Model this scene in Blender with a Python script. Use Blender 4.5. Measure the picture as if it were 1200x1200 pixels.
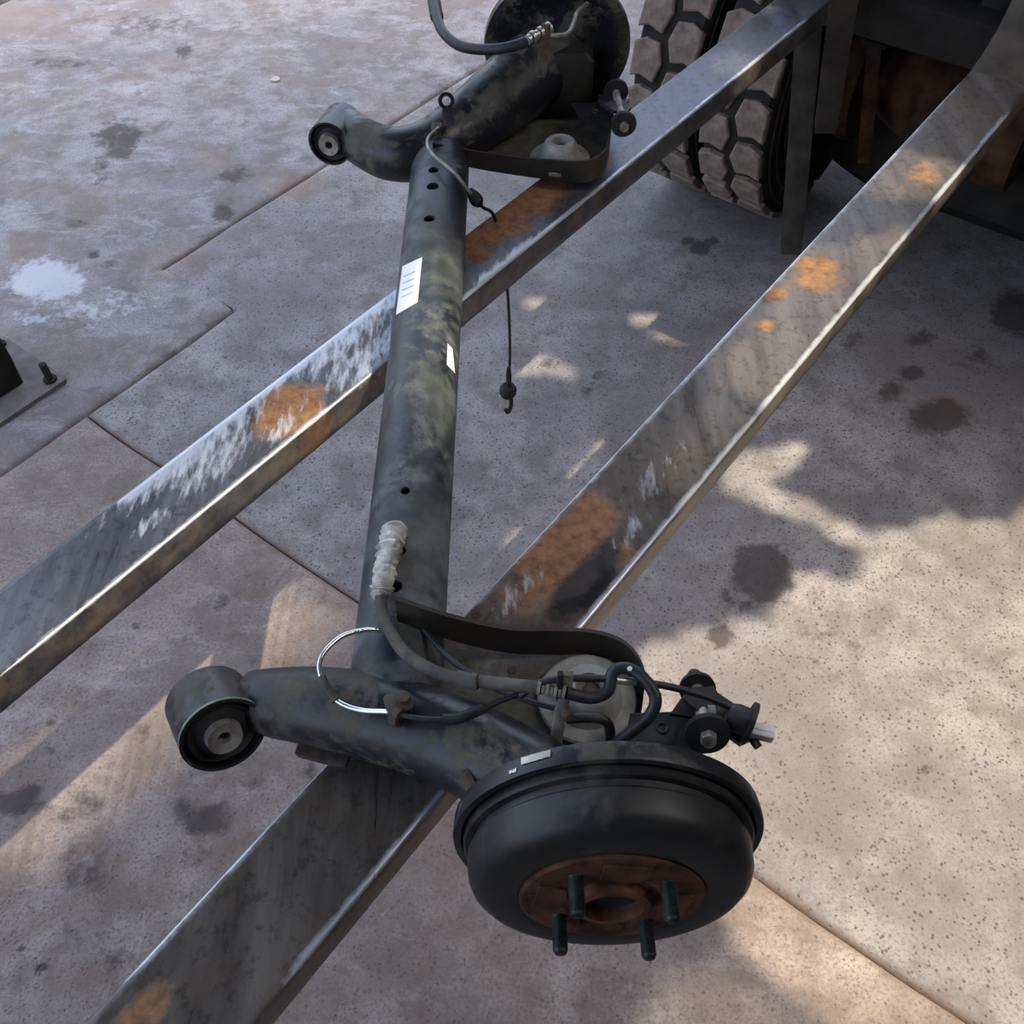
import bpy, bmesh, math, random
import numpy as np
from mathutils import Vector, Matrix, noise

random.seed(7)
for o in list(bpy.data.objects):
    bpy.data.objects.remove(o)
scene = bpy.context.scene
col = scene.collection

# ------------------------------------------------------------------ camera
FPX, H, PITCH = 1080.0, 1.75, math.radians(52.0)
cam_d = bpy.data.cameras.new('camera')
cam_d.sensor_width = 36.0
cam_d.lens = 36.0 * FPX / 1200.0
cam_d.clip_start = 0.02
cam = bpy.data.objects.new('camera', cam_d)
cam.location = (0, 0, H)
cam.rotation_euler = (math.radians(90) - PITCH, 0, 0)
col.objects.link(cam)
scene.camera = cam

# ------------------------------------------------------------------ light
SUN_EL = math.radians(62.0)
SUN_H = Vector((0.985, -0.17, 0)).normalized()          # horizontal direction towards the sun
SUN = Vector((SUN_H.x * math.cos(SUN_EL), SUN_H.y * math.cos(SUN_EL), math.sin(SUN_EL)))
world = bpy.data.worlds.new('world')
scene.world = world
world.use_nodes = True
wn = world.node_tree
sky = wn.nodes.new('ShaderNodeTexSky')
sky.sky_type = 'NISHITA'
sky.sun_disc = False
sky.sun_elevation = SUN_EL
sky.sun_rotation = math.atan2(SUN_H.x, SUN_H.y)
sky.dust_density = 4.0
sky.air_density = 1.0
hs = wn.nodes.new('ShaderNodeHueSaturation')
hs.inputs['Saturation'].default_value = 0.72
wn.links.new(sky.outputs[0], hs.inputs['Color'])
wn.links.new(hs.outputs[0], wn.nodes['Background'].inputs[0])
wn.nodes['Background'].inputs[1].default_value = 0.58
sd = bpy.data.lights.new('sun_offscreen', 'SUN')
sd.energy = 5.0
sd.angle = math.radians(0.6)
sd.color = (1.0, 0.87, 0.64)
so = bpy.data.objects.new('sun_offscreen', sd)
so.rotation_euler = SUN.to_track_quat('Z', 'Y').to_euler()
so.location = SUN * 8
col.objects.link(so)
vs = scene.view_settings
vs.view_transform = 'Standard'
vs.look = 'None'
vs.gamma = 1.0
vs.use_curve_mapping = False
vs.exposure = 0.36

# ------------------------------------------------------------------ pixel -> place
CP, SP = math.cos(PITCH), math.sin(PITCH)
FW, UP = Vector((0, CP, -SP)), Vector((0, SP, CP))
CAM = Vector((0, 0, H))

def ray(u, v):
    return FW + Vector((1, 0, 0)) * ((u - 600) / FPX) - UP * ((v - 600) / FPX)

def at(u, v, z):
    d = ray(u, v)
    return CAM + d * ((z - H) / d.z)

HEAD = math.radians(36.9)
DS = Vector((math.sin(HEAD), math.cos(HEAD), 0))        # along the rails
DT = Vector((math.cos(HEAD), -math.sin(HEAD), 0))       # across them

def st(s, t, z=0.0):
    return DS * s + DT * t + Vector((0, 0, z))

# ------------------------------------------------------------------ materials
def _inp(b, n, v):
    if n in b.inputs:
        b.inputs[n].default_value = v

class NB:
    """small node-tree helper"""
    def __init__(s, name):
        s.m = bpy.data.materials.new(name)
        s.m.use_nodes = True
        s.t = s.m.node_tree
        s.b = s.t.nodes['Principled BSDF']
        s.tc = s.t.nodes.new('ShaderNodeTexCoord')
    def l(s, a, b):
        s.t.links.new(a, b)
    def noise(s, scale, detail=4, rough=0.55, dist=0.0, vec=None, stretch=None):
        n = s.t.nodes.new('ShaderNodeTexNoise')
        n.inputs['Scale'].default_value = scale
        n.inputs['Detail'].default_value = detail
        n.inputs['Roughness'].default_value = rough
        n.inputs['Distortion'].default_value = dist
        v = vec or s.tc.outputs['Object']
        if stretch:
            mp = s.t.nodes.new('ShaderNodeMapping')
            mp.inputs['Rotation'].default_value = stretch[0]
            mp.inputs['Scale'].default_value = stretch[1]
            s.l(v, mp.inputs[0]); v = mp.outputs[0]
        s.l(v, n.inputs['Vector'])
        return n.outputs['Fac']
    def voro(s, scale, feature='F1', out='Distance', rnd=1.0):
        n = s.t.nodes.new('ShaderNodeTexVoronoi')
        n.feature = feature
        n.inputs['Scale'].default_value = scale
        n.inputs['Randomness'].default_value = rnd
        s.l(s.tc.outputs['Object'], n.inputs['Vector'])
        return n.outputs[out]
    def attr(s, name):
        n = s.t.nodes.new('ShaderNodeAttribute')
        n.attribute_name = name
        return n.outputs['Fac']
    def ramp(s, f, stops):
        n = s.t.nodes.new('ShaderNodeValToRGB')
        e = n.color_ramp.elements
        while len(e) < len(stops):
            e.new(0.5)
        for i, (p, c) in enumerate(stops):
            e[i].position = p
            e[i].color = c if isinstance(c, tuple) and len(c) == 4 else ((c, c, c, 1) if not isinstance(c, tuple) else c + (1,))
        s.l(f, n.inputs[0])
        return n.outputs[0]
    def mix(s, f, a, b, mode='MIX'):
        n = s.t.nodes.new('ShaderNodeMix')
        n.data_type = 'RGBA'; n.blend_type = mode
        for i, x in ((0, f), (6, a), (7, b)):
            if hasattr(x, 'is_linked') or hasattr(x, 'links'):
                s.l(x, n.inputs[i])
            elif i == 0:
                n.inputs[0].default_value = x
            else:
                n.inputs[i].default_value = tuple(x) + (1,)
        return n.outputs[2]
    def math(s, op, a, b=0.0):
        n = s.t.nodes.new('ShaderNodeMath')
        n.operation = op
        for i, x in ((0, a), (1, b)):
            if hasattr(x, 'links'):
                s.l(x, n.inputs[i])
            else:
                n.inputs[i].default_value = x
        return n.outputs[0]
    def bump(s, h, strength=0.3, dist=0.002):
        n = s.t.nodes.new('ShaderNodeBump')
        n.inputs['Strength'].default_value = strength
        n.inputs['Distance'].default_value = dist
        s.l(h, n.inputs['Height'])
        s.l(n.outputs[0], s.b.inputs['Normal'])
    def out(s, color=None, rough=None, metal=None, spec=None):
        for n, x in (('Base Color', color), ('Roughness', rough), ('Metallic', metal), ('Specular IOR Level', spec)):
            if x is None:
                continue
            if hasattr(x, 'links'):
                s.l(x, s.b.inputs[n])
            else:
                s.b.inputs[n].default_value = tuple(x) + (1,) if n == 'Base Color' else x
        return s.m

def plain(name, c, rough=0.5, metal=0.0, vary=0.25, scale=40, c2=None, bump=0.15, spec=0.5):
    n = NB(name)
    f = n.noise(scale, 5)
    a = tuple(x * (1 - vary) for x in c)
    b = c2 or tuple(min(1, x * (1 + vary)) for x in c)
    n.bump(f, bump, 0.001)
    return n.out(n.ramp(f, [(0.35, a), (0.68, b)]), rough, metal, spec)

def dusty_paint(name, paint, dust, lo, hi, rough=0.38, scale=16, dust2=None):
    """gloss paint with patches of dried dirt"""
    n = NB(name)
    f = n.noise(scale, 10, 0.72, 0.5)
    g = n.noise(scale * 6, 8, 0.75)
    k = n.math('ADD', n.math('MULTIPLY', f, 0.7), n.math('MULTIPLY', g, 0.3))
    m = n.ramp(k, [(lo, 0.0), (hi, 1.0)])
    film = n.ramp(n.noise(scale * 0.6, 6, 0.65), [(0.42, 0.0), (0.62, 0.13)])
    m = n.math('MAXIMUM', m, film)
    spk = n.ramp(n.voro(scale * 14), [(0.10, 0.8), (0.18, 0.0)])
    m = n.math('MAXIMUM', m, n.math('MULTIPLY', spk, n.ramp(n.noise(scale * 1.7, 3), [(0.50, 0.0), (0.60, 1.0)])))
    d = n.mix(n.ramp(n.noise(scale * 2.2, 4), [(0.4, 0.0), (0.6, 1.0)]), dust, dust2 or tuple(x * 0.6 for x in dust))
    c = n.mix(m, n.mix(g, tuple(x * 0.7 for x in paint), tuple(x * 1.3 for x in paint)), d)
    r = n.ramp(m, [(0.0, rough), (1.0, 0.85)])
    n.bump(k, 0.25, 0.002)
    return n.out(c, r, 0.0, 0.5)

M = {}
M['paint'] = dusty_paint('black_axle_paint', (0.0075, 0.0095, 0.015), (0.105, 0.098, 0.072), 0.495, 0.555, 0.32, 13)
M['tube'] = dusty_paint('tube_paint', (0.012, 0.018, 0.030), (0.135, 0.150, 0.150), 0.46, 0.56, 0.38, 9, (0.060, 0.070, 0.070))
M['mud'] = dusty_paint('muddy_pan', (0.035, 0.034, 0.030), (0.16, 0.15, 0.11), 0.38, 0.62, 0.6, 22)
M['flange'] = dusty_paint('brown_flange', (0.022, 0.018, 0.014), (0.060, 0.046, 0.032), 0.40, 0.70, 0.5, 14)
M['mudd'] = dusty_paint('brown_caked_steel', (0.010, 0.009, 0.007), (0.045, 0.036, 0.022), 0.50, 0.64, 0.6, 20)
M['bracket'] = dusty_paint('black_bracket', (0.014, 0.014, 0.016), (0.05, 0.05, 0.05), 0.50, 0.75, 0.45, 25)
M['drum'] = dusty_paint('drum_cast_iron', (0.009, 0.0095, 0.010), (0.055, 0.050, 0.038), 0.485, 0.64, 0.40, 12, (0.060, 0.060, 0.058))
M['rust'] = plain('rusty_hub', (0.085, 0.026, 0.012), 0.75, 0.1, 0.65, 45, (0.15, 0.055, 0.025), 0.4)
M['bore'] = plain('dark_hub_bore', (0.020, 0.009, 0.006), 0.85, 0, 0.5, 60)
M['green'] = plain('green_stud', (0.014, 0.040, 0.033), 0.5, 0.4, 0.75, 60, (0.030, 0.050, 0.042))
M['rubber'] = plain('black_rubber', (0.013, 0.012, 0.012), 0.7, 0, 0.3, 60)
M['hose'] = plain('hose_rubber', (0.018, 0.019, 0.021), 0.5, 0, 0.4, 60)
M['sleeve'] = plain('grey_cable_sheath', (0.085, 0.078, 0.062), 0.75, 0, 0.45, 50)
M['steel'] = plain('bare_steel', (0.52, 0.50, 0.46), 0.38, 0.8, 0.3, 60)
M['bright'] = plain('bright_pipe', (0.72, 0.74, 0.76), 0.22, 0.9, 0.1, 30)
M['zinc'] = plain('dull_zinc', (0.30, 0.285, 0.245), 0.5, 0.35, 0.4, 70)
M['aluminium'] = plain('grey_cast_seat', (0.30, 0.30, 0.27), 0.6, 0.15, 0.25, 50)
M['tape'] = plain('crumpled_tape', (0.60, 0.58, 0.52), 0.55, 0.0, 0.45, 60, (0.80, 0.78, 0.72), 0.6)
M['white'] = plain('white_label', (0.86, 0.86, 0.88), 0.5, 0, 0.04, 20, None, 0.02)
M['print'] = plain('label_print', (0.55, 0.54, 0.60), 0.6, 0, 0.1, 90)
M['greenline'] = plain('pale_green_ring', (0.20, 0.30, 0.20), 0.6, 0, 0.4, 80)
M['clip'] = plain('rusty_clip', (0.075, 0.055, 0.040), 0.8, 0.1, 0.5, 80)
M['dark'] = plain('dark_greasy_steel', (0.020, 0.017, 0.014), 0.8, 0.0, 0.5, 12, None, 0.15, 0.35)
M['truckbar'] = plain('dusty_black_bar', (0.048, 0.041, 0.032), 0.75, 0.0, 0.4, 18, None, 0.15, 0.4)
M['truckrust'] = plain('rusty_truck_steel', (0.070, 0.034, 0.017), 0.85, 0.0, 0.6, 14, None, 0.2, 0.3)
M['tread'] = plain('dusty_tread_rubber', (0.225, 0.170, 0.135), 0.9, 0, 0.35, 30, None, 0.4)
M['sidewall'] = plain('tyre_carcass', (0.020, 0.018, 0.015), 0.85, 0, 0.4, 20, None, 0.15, 0.4)
M['wood'] = plain('weathered_plank', (0.15, 0.11, 0.075), 0.85, 0, 0.4, 9)
M['roofsheet'] = plain('grey_roof_sheet', (0.15, 0.14, 0.13), 0.8, 0.1, 0.2, 6)
M['plaster'] = plain('grimy_plaster', (0.19, 0.17, 0.15), 0.9, 0, 0.25, 3)
M['baseplate'] = plain('dusty_plate', (0.17, 0.15, 0.145), 0.85, 0, 0.3, 20)
M['railup'] = plain('brown_upright', (0.075, 0.062, 0.048), 0.65, 0.2, 0.4, 16, None, 0.2, 0.45)
M['coin'] = plain('pale_flat_cap', (0.42, 0.36, 0.32), 0.6, 0, 0.1, 40)

def floor_mat():
    n = NB('workshop_concrete')
    ag = n.attr('rough')
    smooth = n.math('SUBTRACT', 1.0, ag)
    big = n.noise(1.9, 8, 0.62, 0.4)
    mid = n.noise(9, 8, 0.68)
    fine = n.noise(150, 6, 0.75)
    c = n.ramp(big, [(0.36, (0.195, 0.175, 0.177)), (0.5, (0.285, 0.264, 0.268)), (0.64, (0.385, 0.355, 0.345))])
    c = n.mix(n.ramp(mid, [(0.44, 0.0), (0.60, 0.85)]), c, (0.185, 0.160, 0.155))
    # brown grime and whitish scuffs, mostly on the smooth slabs
    g1 = n.ramp(n.noise(3.3, 9, 0.72, 0.8), [(0.48, 0.0), (0.60, 0.9)])
    c = n.mix(n.math('MULTIPLY', g1, n.math('ADD', n.math('MULTIPLY', smooth, 0.75), 0.12)), c, (0.20, 0.155, 0.128))
    g2 = n.ramp(n.noise(4.6, 9, 0.75, 0.6, stretch=((0, 0, 0.6), (1.0, 2.2, 1.0))), [(0.52, 0.0), (0.64, 0.8)])
    c = n.mix(n.math('MULTIPLY', g2, n.math('ADD', n.math('MULTIPLY', smooth, 0.7), 0.2)), c, (0.41, 0.40, 0.42))
    g3 = n.ramp(n.noise(11, 7, 0.7, 0.5), [(0.56, 0.0), (0.66, 0.8)])
    c = n.mix(n.math('MULTIPLY', g3, smooth), c, (0.125, 0.10, 0.092))
    c = n.mix(n.ramp(fine, [(0.36, 0.85), (0.52, 0.0)]), c, (0.15, 0.132, 0.128))
    # aggregate specks and pores, strongest on the rough slab
    v = n.voro(105)
    sp = n.math('MULTIPLY', n.ramp(v, [(0.20, 1.0), (0.32, 0.0)]), n.ramp(n.noise(40, 3), [(0.44, 0.0), (0.56, 1.0)]))
    c = n.mix(n.math('MULTIPLY', sp, n.math('ADD', n.math('MULTIPLY', ag, 0.72), 0.12)), c, (0.085, 0.072, 0.072))
    v2 = n.voro(52)
    sp2 = n.math('MULTIPLY', n.ramp(v2, [(0.12, 1.0), (0.22, 0.0)]), n.ramp(n.noise(14, 2), [(0.47, 0.0), (0.55, 1.0)]))
    c = n.mix(n.math('MULTIPLY', sp2, n.math('MULTIPLY', ag, 0.85)), c, (0.075, 0.062, 0.060))
    c = n.mix(n.attr('warm'), c, n.mix(1.0, c, (1.06, 0.95, 0.86), 'MULTIPLY'))  # near slab's own browner tone, plus warm light put into its colour
    warp = n.math('MULTIPLY', n.math('SUBTRACT', n.noise(22, 8, 0.7), 0.5), 1.5)
    def mask(a, lo, hi, top=1.0):
        f = n.attr(a)
        g = n.math('ADD', f, n.math('MULTIPLY', warp, n.ramp(f, [(0.0, 0.0), (0.15, 1.0)])))
        return n.ramp(g, [(lo, 0.0), (hi, top)])
    c = n.mix(mask('rustdirt', 0.20, 0.75, 0.75), c, (0.235, 0.165, 0.130))
    c = n.mix(mask('pale', 0.30, 0.55, 0.75), c, (0.56, 0.58, 0.62))
    c = n.mix(mask('stain', 0.30, 0.62, 0.85), c, (0.060, 0.045, 0.042))
    hgt = n.math('SUBTRACT', n.math('MULTIPLY', fine, 0.6), n.math('MULTIPLY', sp, 0.8))
    n.bump(n.math('ADD', hgt, n.math('MULTIPLY', mid, 0.6)), 0.5, 0.005)
    return n.out(c, n.ramp(mid, [(0.3, 0.62), (0.7, 0.85)]), 0.0, 0.35)
M['floor'] = floor_mat()
M['joint'] = plain('joint_dirt', (0.060, 0.042, 0.034), 0.95, 0, 0.5, 40)

def rail_mat(name, c0, c1, warm):
    n = NB(name)
    rot = (0, 0, HEAD)
    streak = n.noise(9, 8, 0.7, 0.2, stretch=(rot, (3.0, 0.5, 1.0)))
    fine = n.noise(70, 6, 0.7)
    bl = n.noise(6, 6, 0.6, 0.4)
    c = n.ramp(streak, [(0.32, c0), (0.66, c1)])
    c = n.mix(n.ramp(bl, [(0.50, 0.0), (0.68, 0.6)]), c, warm)
    c = n.mix(n.ramp(fine, [(0.34, 0.6), (0.48, 0.0)]), c, tuple(x * 0.45 for x in c0))
    w = n.math('MULTIPLY', n.math('SUBTRACT', n.noise(24, 7, 0.7), 0.5), 1.3)
    w2 = n.math('MULTIPLY', n.math('SUBTRACT', n.noise(60, 6, 0.75, 0, None, (rot, (1.6, 0.4, 1.0))), 0.5), 2.2)
    def mask(a, ww, lo, hi, top=1.0):
        f = n.attr(a)
        return n.ramp(n.math('ADD', f, n.math('MULTIPLY', ww, n.ramp(f, [(0.0, 0.0), (0.12, 1.0)]))), [(lo, 0.0), (hi, top)])
    dk = mask('darkpatch', w, 0.25, 0.6, 0.9)
    ru = mask('rust', w, 0.28, 0.62, 0.92)
    tn = mask('tan', w, 0.2, 0.8, 0.8)
    sc = n.math('MAXIMUM', mask('scuff', w2, 0.36, 0.80, 0.9), mask('edgewear', w, 0.05, 0.45, 1.0))
    c = n.mix(tn, c, (0.33, 0.26, 0.17))
    rc = n.mix(n.ramp(fine, [(0.35, 0.0), (0.65, 1.0)]), (0.16, 0.072, 0.030), (0.36, 0.175, 0.068))
    c = n.mix(ru, c, rc)
    c = n.mix(dk, c, (0.016, 0.016, 0.02))
    c = n.mix(sc, c, (0.58, 0.62, 0.68))
    met = n.math('MULTIPLY', n.math('SUBTRACT', 1.0, n.math('MAXIMUM', ru, tn)), 0.45)
    r = n.mix(n.math('MAXIMUM', ru, n.math('MULTIPLY', tn, 0.6)), (0.32, 0.32, 0.32), (0.80, 0.80, 0.80))
    r = n.math('ADD', r, n.math('MULTIPLY', n.math('SUBTRACT', streak, 0.5), 0.35))
    n.bump(n.math('ADD', fine, n.math('MULTIPLY', streak, 0.7)), 0.16, 0.0015)
    return n.out(c, r, met)
M['railA'] = rail_mat('blue_scale_steel', (0.040, 0.045, 0.060), (0.135, 0.145, 0.175), (0.12, 0.10, 0.085))
M['railB'] = rail_mat('brown_scale_steel', (0.075, 0.062, 0.052), (0.20, 0.18, 0.16), (0.19, 0.14, 0.095))

# ------------------------------------------------------------------ mesh helpers
class MB:
    def __init__(s):
        s.v = []; s.f = []
    def add(s, vs_, fs):
        k = len(s.v)
        s.v += [Vector(p) for p in vs_]
        s.f += [tuple(i + k for i in f) for f in fs]
        return s
    def box(s, c, x, y, z):
        """oriented box: centre c and three half-axis vectors"""
        c = Vector(c); x = Vector(x); y = Vector(y); z = Vector(z)
        P = [c + x * a + y * b + z * d for d in (-1, 1) for b in (-1, 1) for a in (-1, 1)]
        return s.add(P, [(0, 2, 3, 1), (4, 5, 7, 6), (0, 1, 5, 4), (2, 6, 7, 3), (0, 4, 6, 2), (1, 3, 7, 5)])
    def bbox(s, c, x, y, z, b=0.15):
        """box with chamfered edges around its z axis and top/bottom"""
        c = Vector(c); x = Vector(x); y = Vector(y); z = Vector(z)
        k = 1 - b
        ring = [(-1, -k), (-k, -1), (k, -1), (1, -k), (1, k), (k, 1), (-k, 1), (-1, k)]
        lay = []
        for zz, sc in ((-1, k), (-k, 1), (k, 1), (1, k)):
            lay.append([c + x * (a * sc) + y * (q * sc) + z * zz for a, q in ring])
        P = [p for L in lay for p in L]
        F = [(7, 6, 5, 4, 3, 2, 1, 0), tuple(range(24, 32))]
        for i in range(3):
            for j in range(8):
                F.append((i * 8 + j, i * 8 + (j + 1) % 8, i * 8 + 8 + (j + 1) % 8, i * 8 + 8 + j))
        return s.add(P, F)
    def tube(s, pts, rad, n=12, cap=True, flat=None):
        """swept tube through points; rad is a number or a list"""
        pts = [Vector(p) for p in pts]
        if not isinstance(rad, (list, tuple)):
            rad = [rad] * len(pts)
        nrm = None; P = []
        for i, p in enumerate(pts):
            t = (pts[min(i + 1, len(pts) - 1)] - pts[max(i - 1, 0)]).normalized()
            if nrm is None:
                a = Vector((0, 0, 1)) if abs(t.z) < 0.9 else Vector((1, 0, 0))
                nrm = (a - t * a.dot(t)).normalized()
            else:
                nrm = (nrm - t * nrm.dot(t)).normalized()
            b = t.cross(nrm)
            fz = flat if flat else 1.0
            for j in range(n):
                q = 2 * math.pi * j / n
                P.append(p + nrm * (math.cos(q) * rad[i] * fz) + b * (math.sin(q) * rad[i]))
        F = []
        for i in range(len(pts) - 1):
            for j in range(n):
                F.append((i * n + j, i * n + (j + 1) % n, (i + 1) * n + (j + 1) % n, (i + 1) * n + j))
        if cap:
            F.append(tuple(reversed(range(n))))
            F.append(tuple(range((len(pts) - 1) * n, len(pts) * n)))
        return s.add(P, F)
    def lathe(s, o, ax, prof, n=48):
        """profile of (distance along axis, radius); radius 0 closes"""
        o = Vector(o); ax = Vector(ax).normalized()
        a = Vector((0, 0, 1)) if abs(ax.z) < 0.9 else Vector((1, 0, 0))
        u = (a - ax * a.dot(ax)).normalized(); w = ax.cross(u)
        rings = []; P = []
        for d, r in prof:
            if r < 1e-6:
                rings.append([len(P)]); P.append(o + ax * d)
            else:
                rings.append(list(range(len(P), len(P) + n)))
                P += [o + ax * d + (u * math.cos(2 * math.pi * j / n) + w * math.sin(2 * math.pi * j / n)) * r for j in range(n)]
        F = []
        for A, B in zip(rings, rings[1:]):
            for j in range(n):
                k = (j + 1) % n
                if len(A) == 1 and len(B) == 1:
                    continue
                if len(A) == 1:
                    F.append((A[0], B[k], B[j]))
                elif len(B) == 1:
                    F.append((A[j], A[k], B[0]))
                else:
                    F.append((A[j], A[k], B[k], B[j]))
        return s.add(P, F)
    def cyl(s, p0, p1, r0, r1=None, n=20):
        p0 = Vector(p0); p1 = Vector(p1); L = (p1 - p0).length
        r1 = r0 if r1 is None else r1
        return s.lathe(p0, p1 - p0, [(0, 0), (0, r0), (L, r1), (L, 0)], n)
    def prism(s, poly, off):
        """polygon (list of points) extruded by vector off"""
        off = Vector(off); n = len(poly)
        P = [Vector(p) for p in poly] + [Vector(p) + off for p in poly]
        F = [tuple(reversed(range(n))), tuple(range(n, 2 * n))]
        F += [(j, (j + 1) % n, n + (j + 1) % n, n + j) for j in range(n)]
        return s.add(P, F)
    def strip(s, A, B, th):
        """sheet between two polylines with thickness vector th"""
        n = len(A); th = Vector(th)
        P = [Vector(p) for p in A] + [Vector(p) for p in B] + [Vector(p) + th for p in A] + [Vector(p) + th for p in B]
        F = []
        for i in range(n - 1):
            F += [(i, i + 1, n + i + 1, n + i), (2 * n + i, 3 * n + i, 3 * n + i + 1, 2 * n + i + 1),
                  (i, 2 * n + i, 2 * n + i + 1, i + 1), (n + i, n + i + 1, 3 * n + i + 1, 3 * n + i)]
        F += [(0, n, 3 * n, 2 * n), (n - 1, 3 * n - 1, 4 * n - 1, 2 * n - 1)]
        return s.add(P, F)

def spline(pts, k=8):
    """Catmull-Rom through points (any dimension as tuples)"""
    P = [np.array(p, float) for p in pts]
    P = [2 * P[0] - P[1]] + P + [2 * P[-1] - P[-2]]
    out = []
    for i in range(1, len(P) - 2):
        for j in range(k):
            t = j / k
            a, b, c, d = P[i - 1:i + 3]
            out.append(0.5 * (2 * b + (c - a) * t + (2 * a - 5 * b + 4 * c - d) * t * t + (3 * b - a - 3 * c + d) * t ** 3))
    out.append(P[-2])
    return [tuple(x) for x in out]

def pixpath(L, k=8):
    return spline([tuple(at(u, v, z)) for u, v, z in L], k)

def obj(name, mb, mat, parent=None, origin=None, mirror=None, smooth=35):
    """one mesh object; vertices are given in world space"""
    org = Vector(origin) if origin is not None else (Vector(parent['org']) if parent is not None and 'org' in parent else Vector((0, 0, 0)))
    V = [Vector(p) for p in mb.v]; F = mb.f
    if mirror is not None:
        V = [Vector((p.x, 2 * mirror - p.y, p.z)) for p in V]
        F = [tuple(reversed(f)) for f in F]
    me = bpy.data.meshes.new(name)
    me.from_pydata([tuple(p - org) for p in V], [], F)
    bm = bmesh.new(); bm.from_mesh(me)
    bmesh.ops.recalc_face_normals(bm, faces=bm.faces)
    bm.to_mesh(me); bm.free()
    me.materials.append(mat)
    if smooth:
        me.polygons.foreach_set('use_smooth', [True] * len(me.polygons))
        me.set_sharp_from_angle(angle=math.radians(smooth))
    o = bpy.data.objects.new(name, me)
    col.objects.link(o)
    if parent is not None:
        o.parent = parent
        if 'org' in parent:
            ORG[o.name] = parent['org']
    else:
        o.location = org
    return o
ORG = {}

def part(name, mb, mat, parent, mirror=None, smooth=35):
    """a part: the parent's world origin is looked up so that parts of parts line up"""
    root = parent
    while root.parent is not None:
        root = root.parent
    o = obj(name, mb, mat, None, origin=root.location, mirror=mirror, smooth=smooth)
    o.location = (0, 0, 0)
    o.parent = parent
    return o

def thing(name, label, cat, loc, group=None):
    o = bpy.data.objects.new(name, None)
    o.empty_display_size = 0.05
    o.location = loc
    col.objects.link(o)
    return tag(o, label, cat, group)

def tag(o, label, cat, group=None, kind=None):
    o['label'] = label
    if cat: o['category'] = cat
    if group: o['group'] = group
    if kind: o['kind'] = kind
    return o

def struct(o, label):
    o['kind'] = 'structure'; o['label'] = label
    return o

# ------------------------------------------------------------------ floor of slabs
def ellipses(P, L):
    """soft blobs: list of (u, v, ru, rv, strength) in pixels on the floor"""
    out = np.zeros(len(P))
    for u, v, ru, rv, k in L:
        c = at(u, v, 0); a = at(u + ru, v, 0) - c; b = at(u, v + rv, 0) - c
        A = np.array([[a.x, b.x], [a.y, b.y]])
        q = np.linalg.solve(A, (P[:, :2] - np.array([c.x, c.y])).T)
        d = np.sqrt((q ** 2).sum(0))
        out = np.maximum(out, k * np.clip(1.35 - d * 0.8, 0, 1))
    return out

STAINS = [(893, 672, 34, 34, .95), (845, 746, 15, 13, .95), (860, 705, 30, 22, .45), (1100, 488, 34, 18, .95), (1066, 437, 14, 9, .9),
          (1040, 460, 20, 14, .6), (1192, 366, 26, 24, 1), (1150, 420, 30, 18, .5), (1080, 395, 16, 10, .7), (1000, 400, 20, 14, .5),
          (806, 283, 8, 6, .9), (822, 290, 12, 8, .9), (836, 282, 7, 5, .8), (700, 440, 8, 6, .7), (640, 425, 9, 6, .6),
          (688, 460, 7, 7, .7), (655, 450, 8, 6, .5), (140, 160, 30, 20, .7), (142, 178, 14, 8, .9), (120, 200, 14, 20, .5),
          (275, 205, 20, 10, .6), (260, 250, 14, 9, .8), (215, 60, 12, 8, .7), (180, 28, 60, 14, .45), (90, 262, 14, 6, .6),
          (70, 75, 60, 8, .45), (16, 940, 28, 18, .8), (38, 928, 9, 9, .7), (245, 962, 30, 20, .75), (215, 950, 14, 22, .6),
          (230, 1000, 22, 16, .5), (360, 905, 14, 16, .5), (290, 920, 22, 12, .45), (30, 1110, 6, 5, 1), (50, 1132, 7, 6, 1),
          (95, 1022, 30, 34, .5), (140, 1120, 26, 22, .5), (60, 880, 8, 7, .7), (160, 858, 20, 12, .45), (60, 845, 10, 6, .6),
          (270, 700, 12, 8, .5), (257, 710, 9, 9, .6), (372, 703, 10, 8, .5), (158, 735, 6, 4, .8), (90, 945, 40, 24, .45),
          (770, 400, 16, 10, .4), (960, 740, 30, 20, .3), (950, 770, 24, 16, .35), (1087, 902, 9, 8, .7), (1040, 940, 8, 9, .6),
          (1055, 945, 7, 7, .6), (1000, 755, 8, 6, .5), (1020, 745, 18, 7, .4), (1110, 830, 14, 10, .35), (110, 300, 8, 4, .7), (130, 310, 10, 5, .6),
          (640, 600, 18, 12, .3), (350, 605, 10, 7, .4), (570, 545, 10, 8, .4), (300, 780, 22, 14, .35), (110, 760, 14, 10, .45)]
RUSTY = [(345, 215, 34, 16, .8), (330, 225, 10, 8, .9), (200, 305, 50, 20, .55), (20, 20, 60, 24, .7), (250, 190, 24, 18, .5),
         (460, 130, 40, 26, .45), (120, 230, 90, 22, .35), (30, 300, 40, 30, .5), (1110, 480, 36, 22, .6), (1045, 462, 30, 20, .5),
         (275, 910, 40, 24, .45), (110, 1150, 60, 40, .4), (900, 1040, 30, 14, .5), (960, 1090, 30, 10, .4), (150, 120, 60, 40, .3),
         (60, 640, 40, 24, .3), (330, 660, 40, 30, .35), (860, 940, 40, 60, .3)]
PALE = [(55, 328, 42, 24, .75), (95, 365, 50, 18, .42), (150, 350, 50, 20, .36), (30, 372, 30, 14, .35)]

S1 = (at(115, 480, 0).dot(DS) + at(420, 700, 0).dot(DS) + at(880, 1030, 0).dot(DS) + at(1110, 1200, 0).dot(DS)) / 4
T2 = (at(218, 405, 0).dot(DT) + at(75, 502, 0).dot(DT)) / 2
T3 = (at(550, 80, 0).dot(DT) + at(268, 272, 0).dot(DT)) / 2
S3 = at(235, 340, 0).dot(DS)

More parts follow.
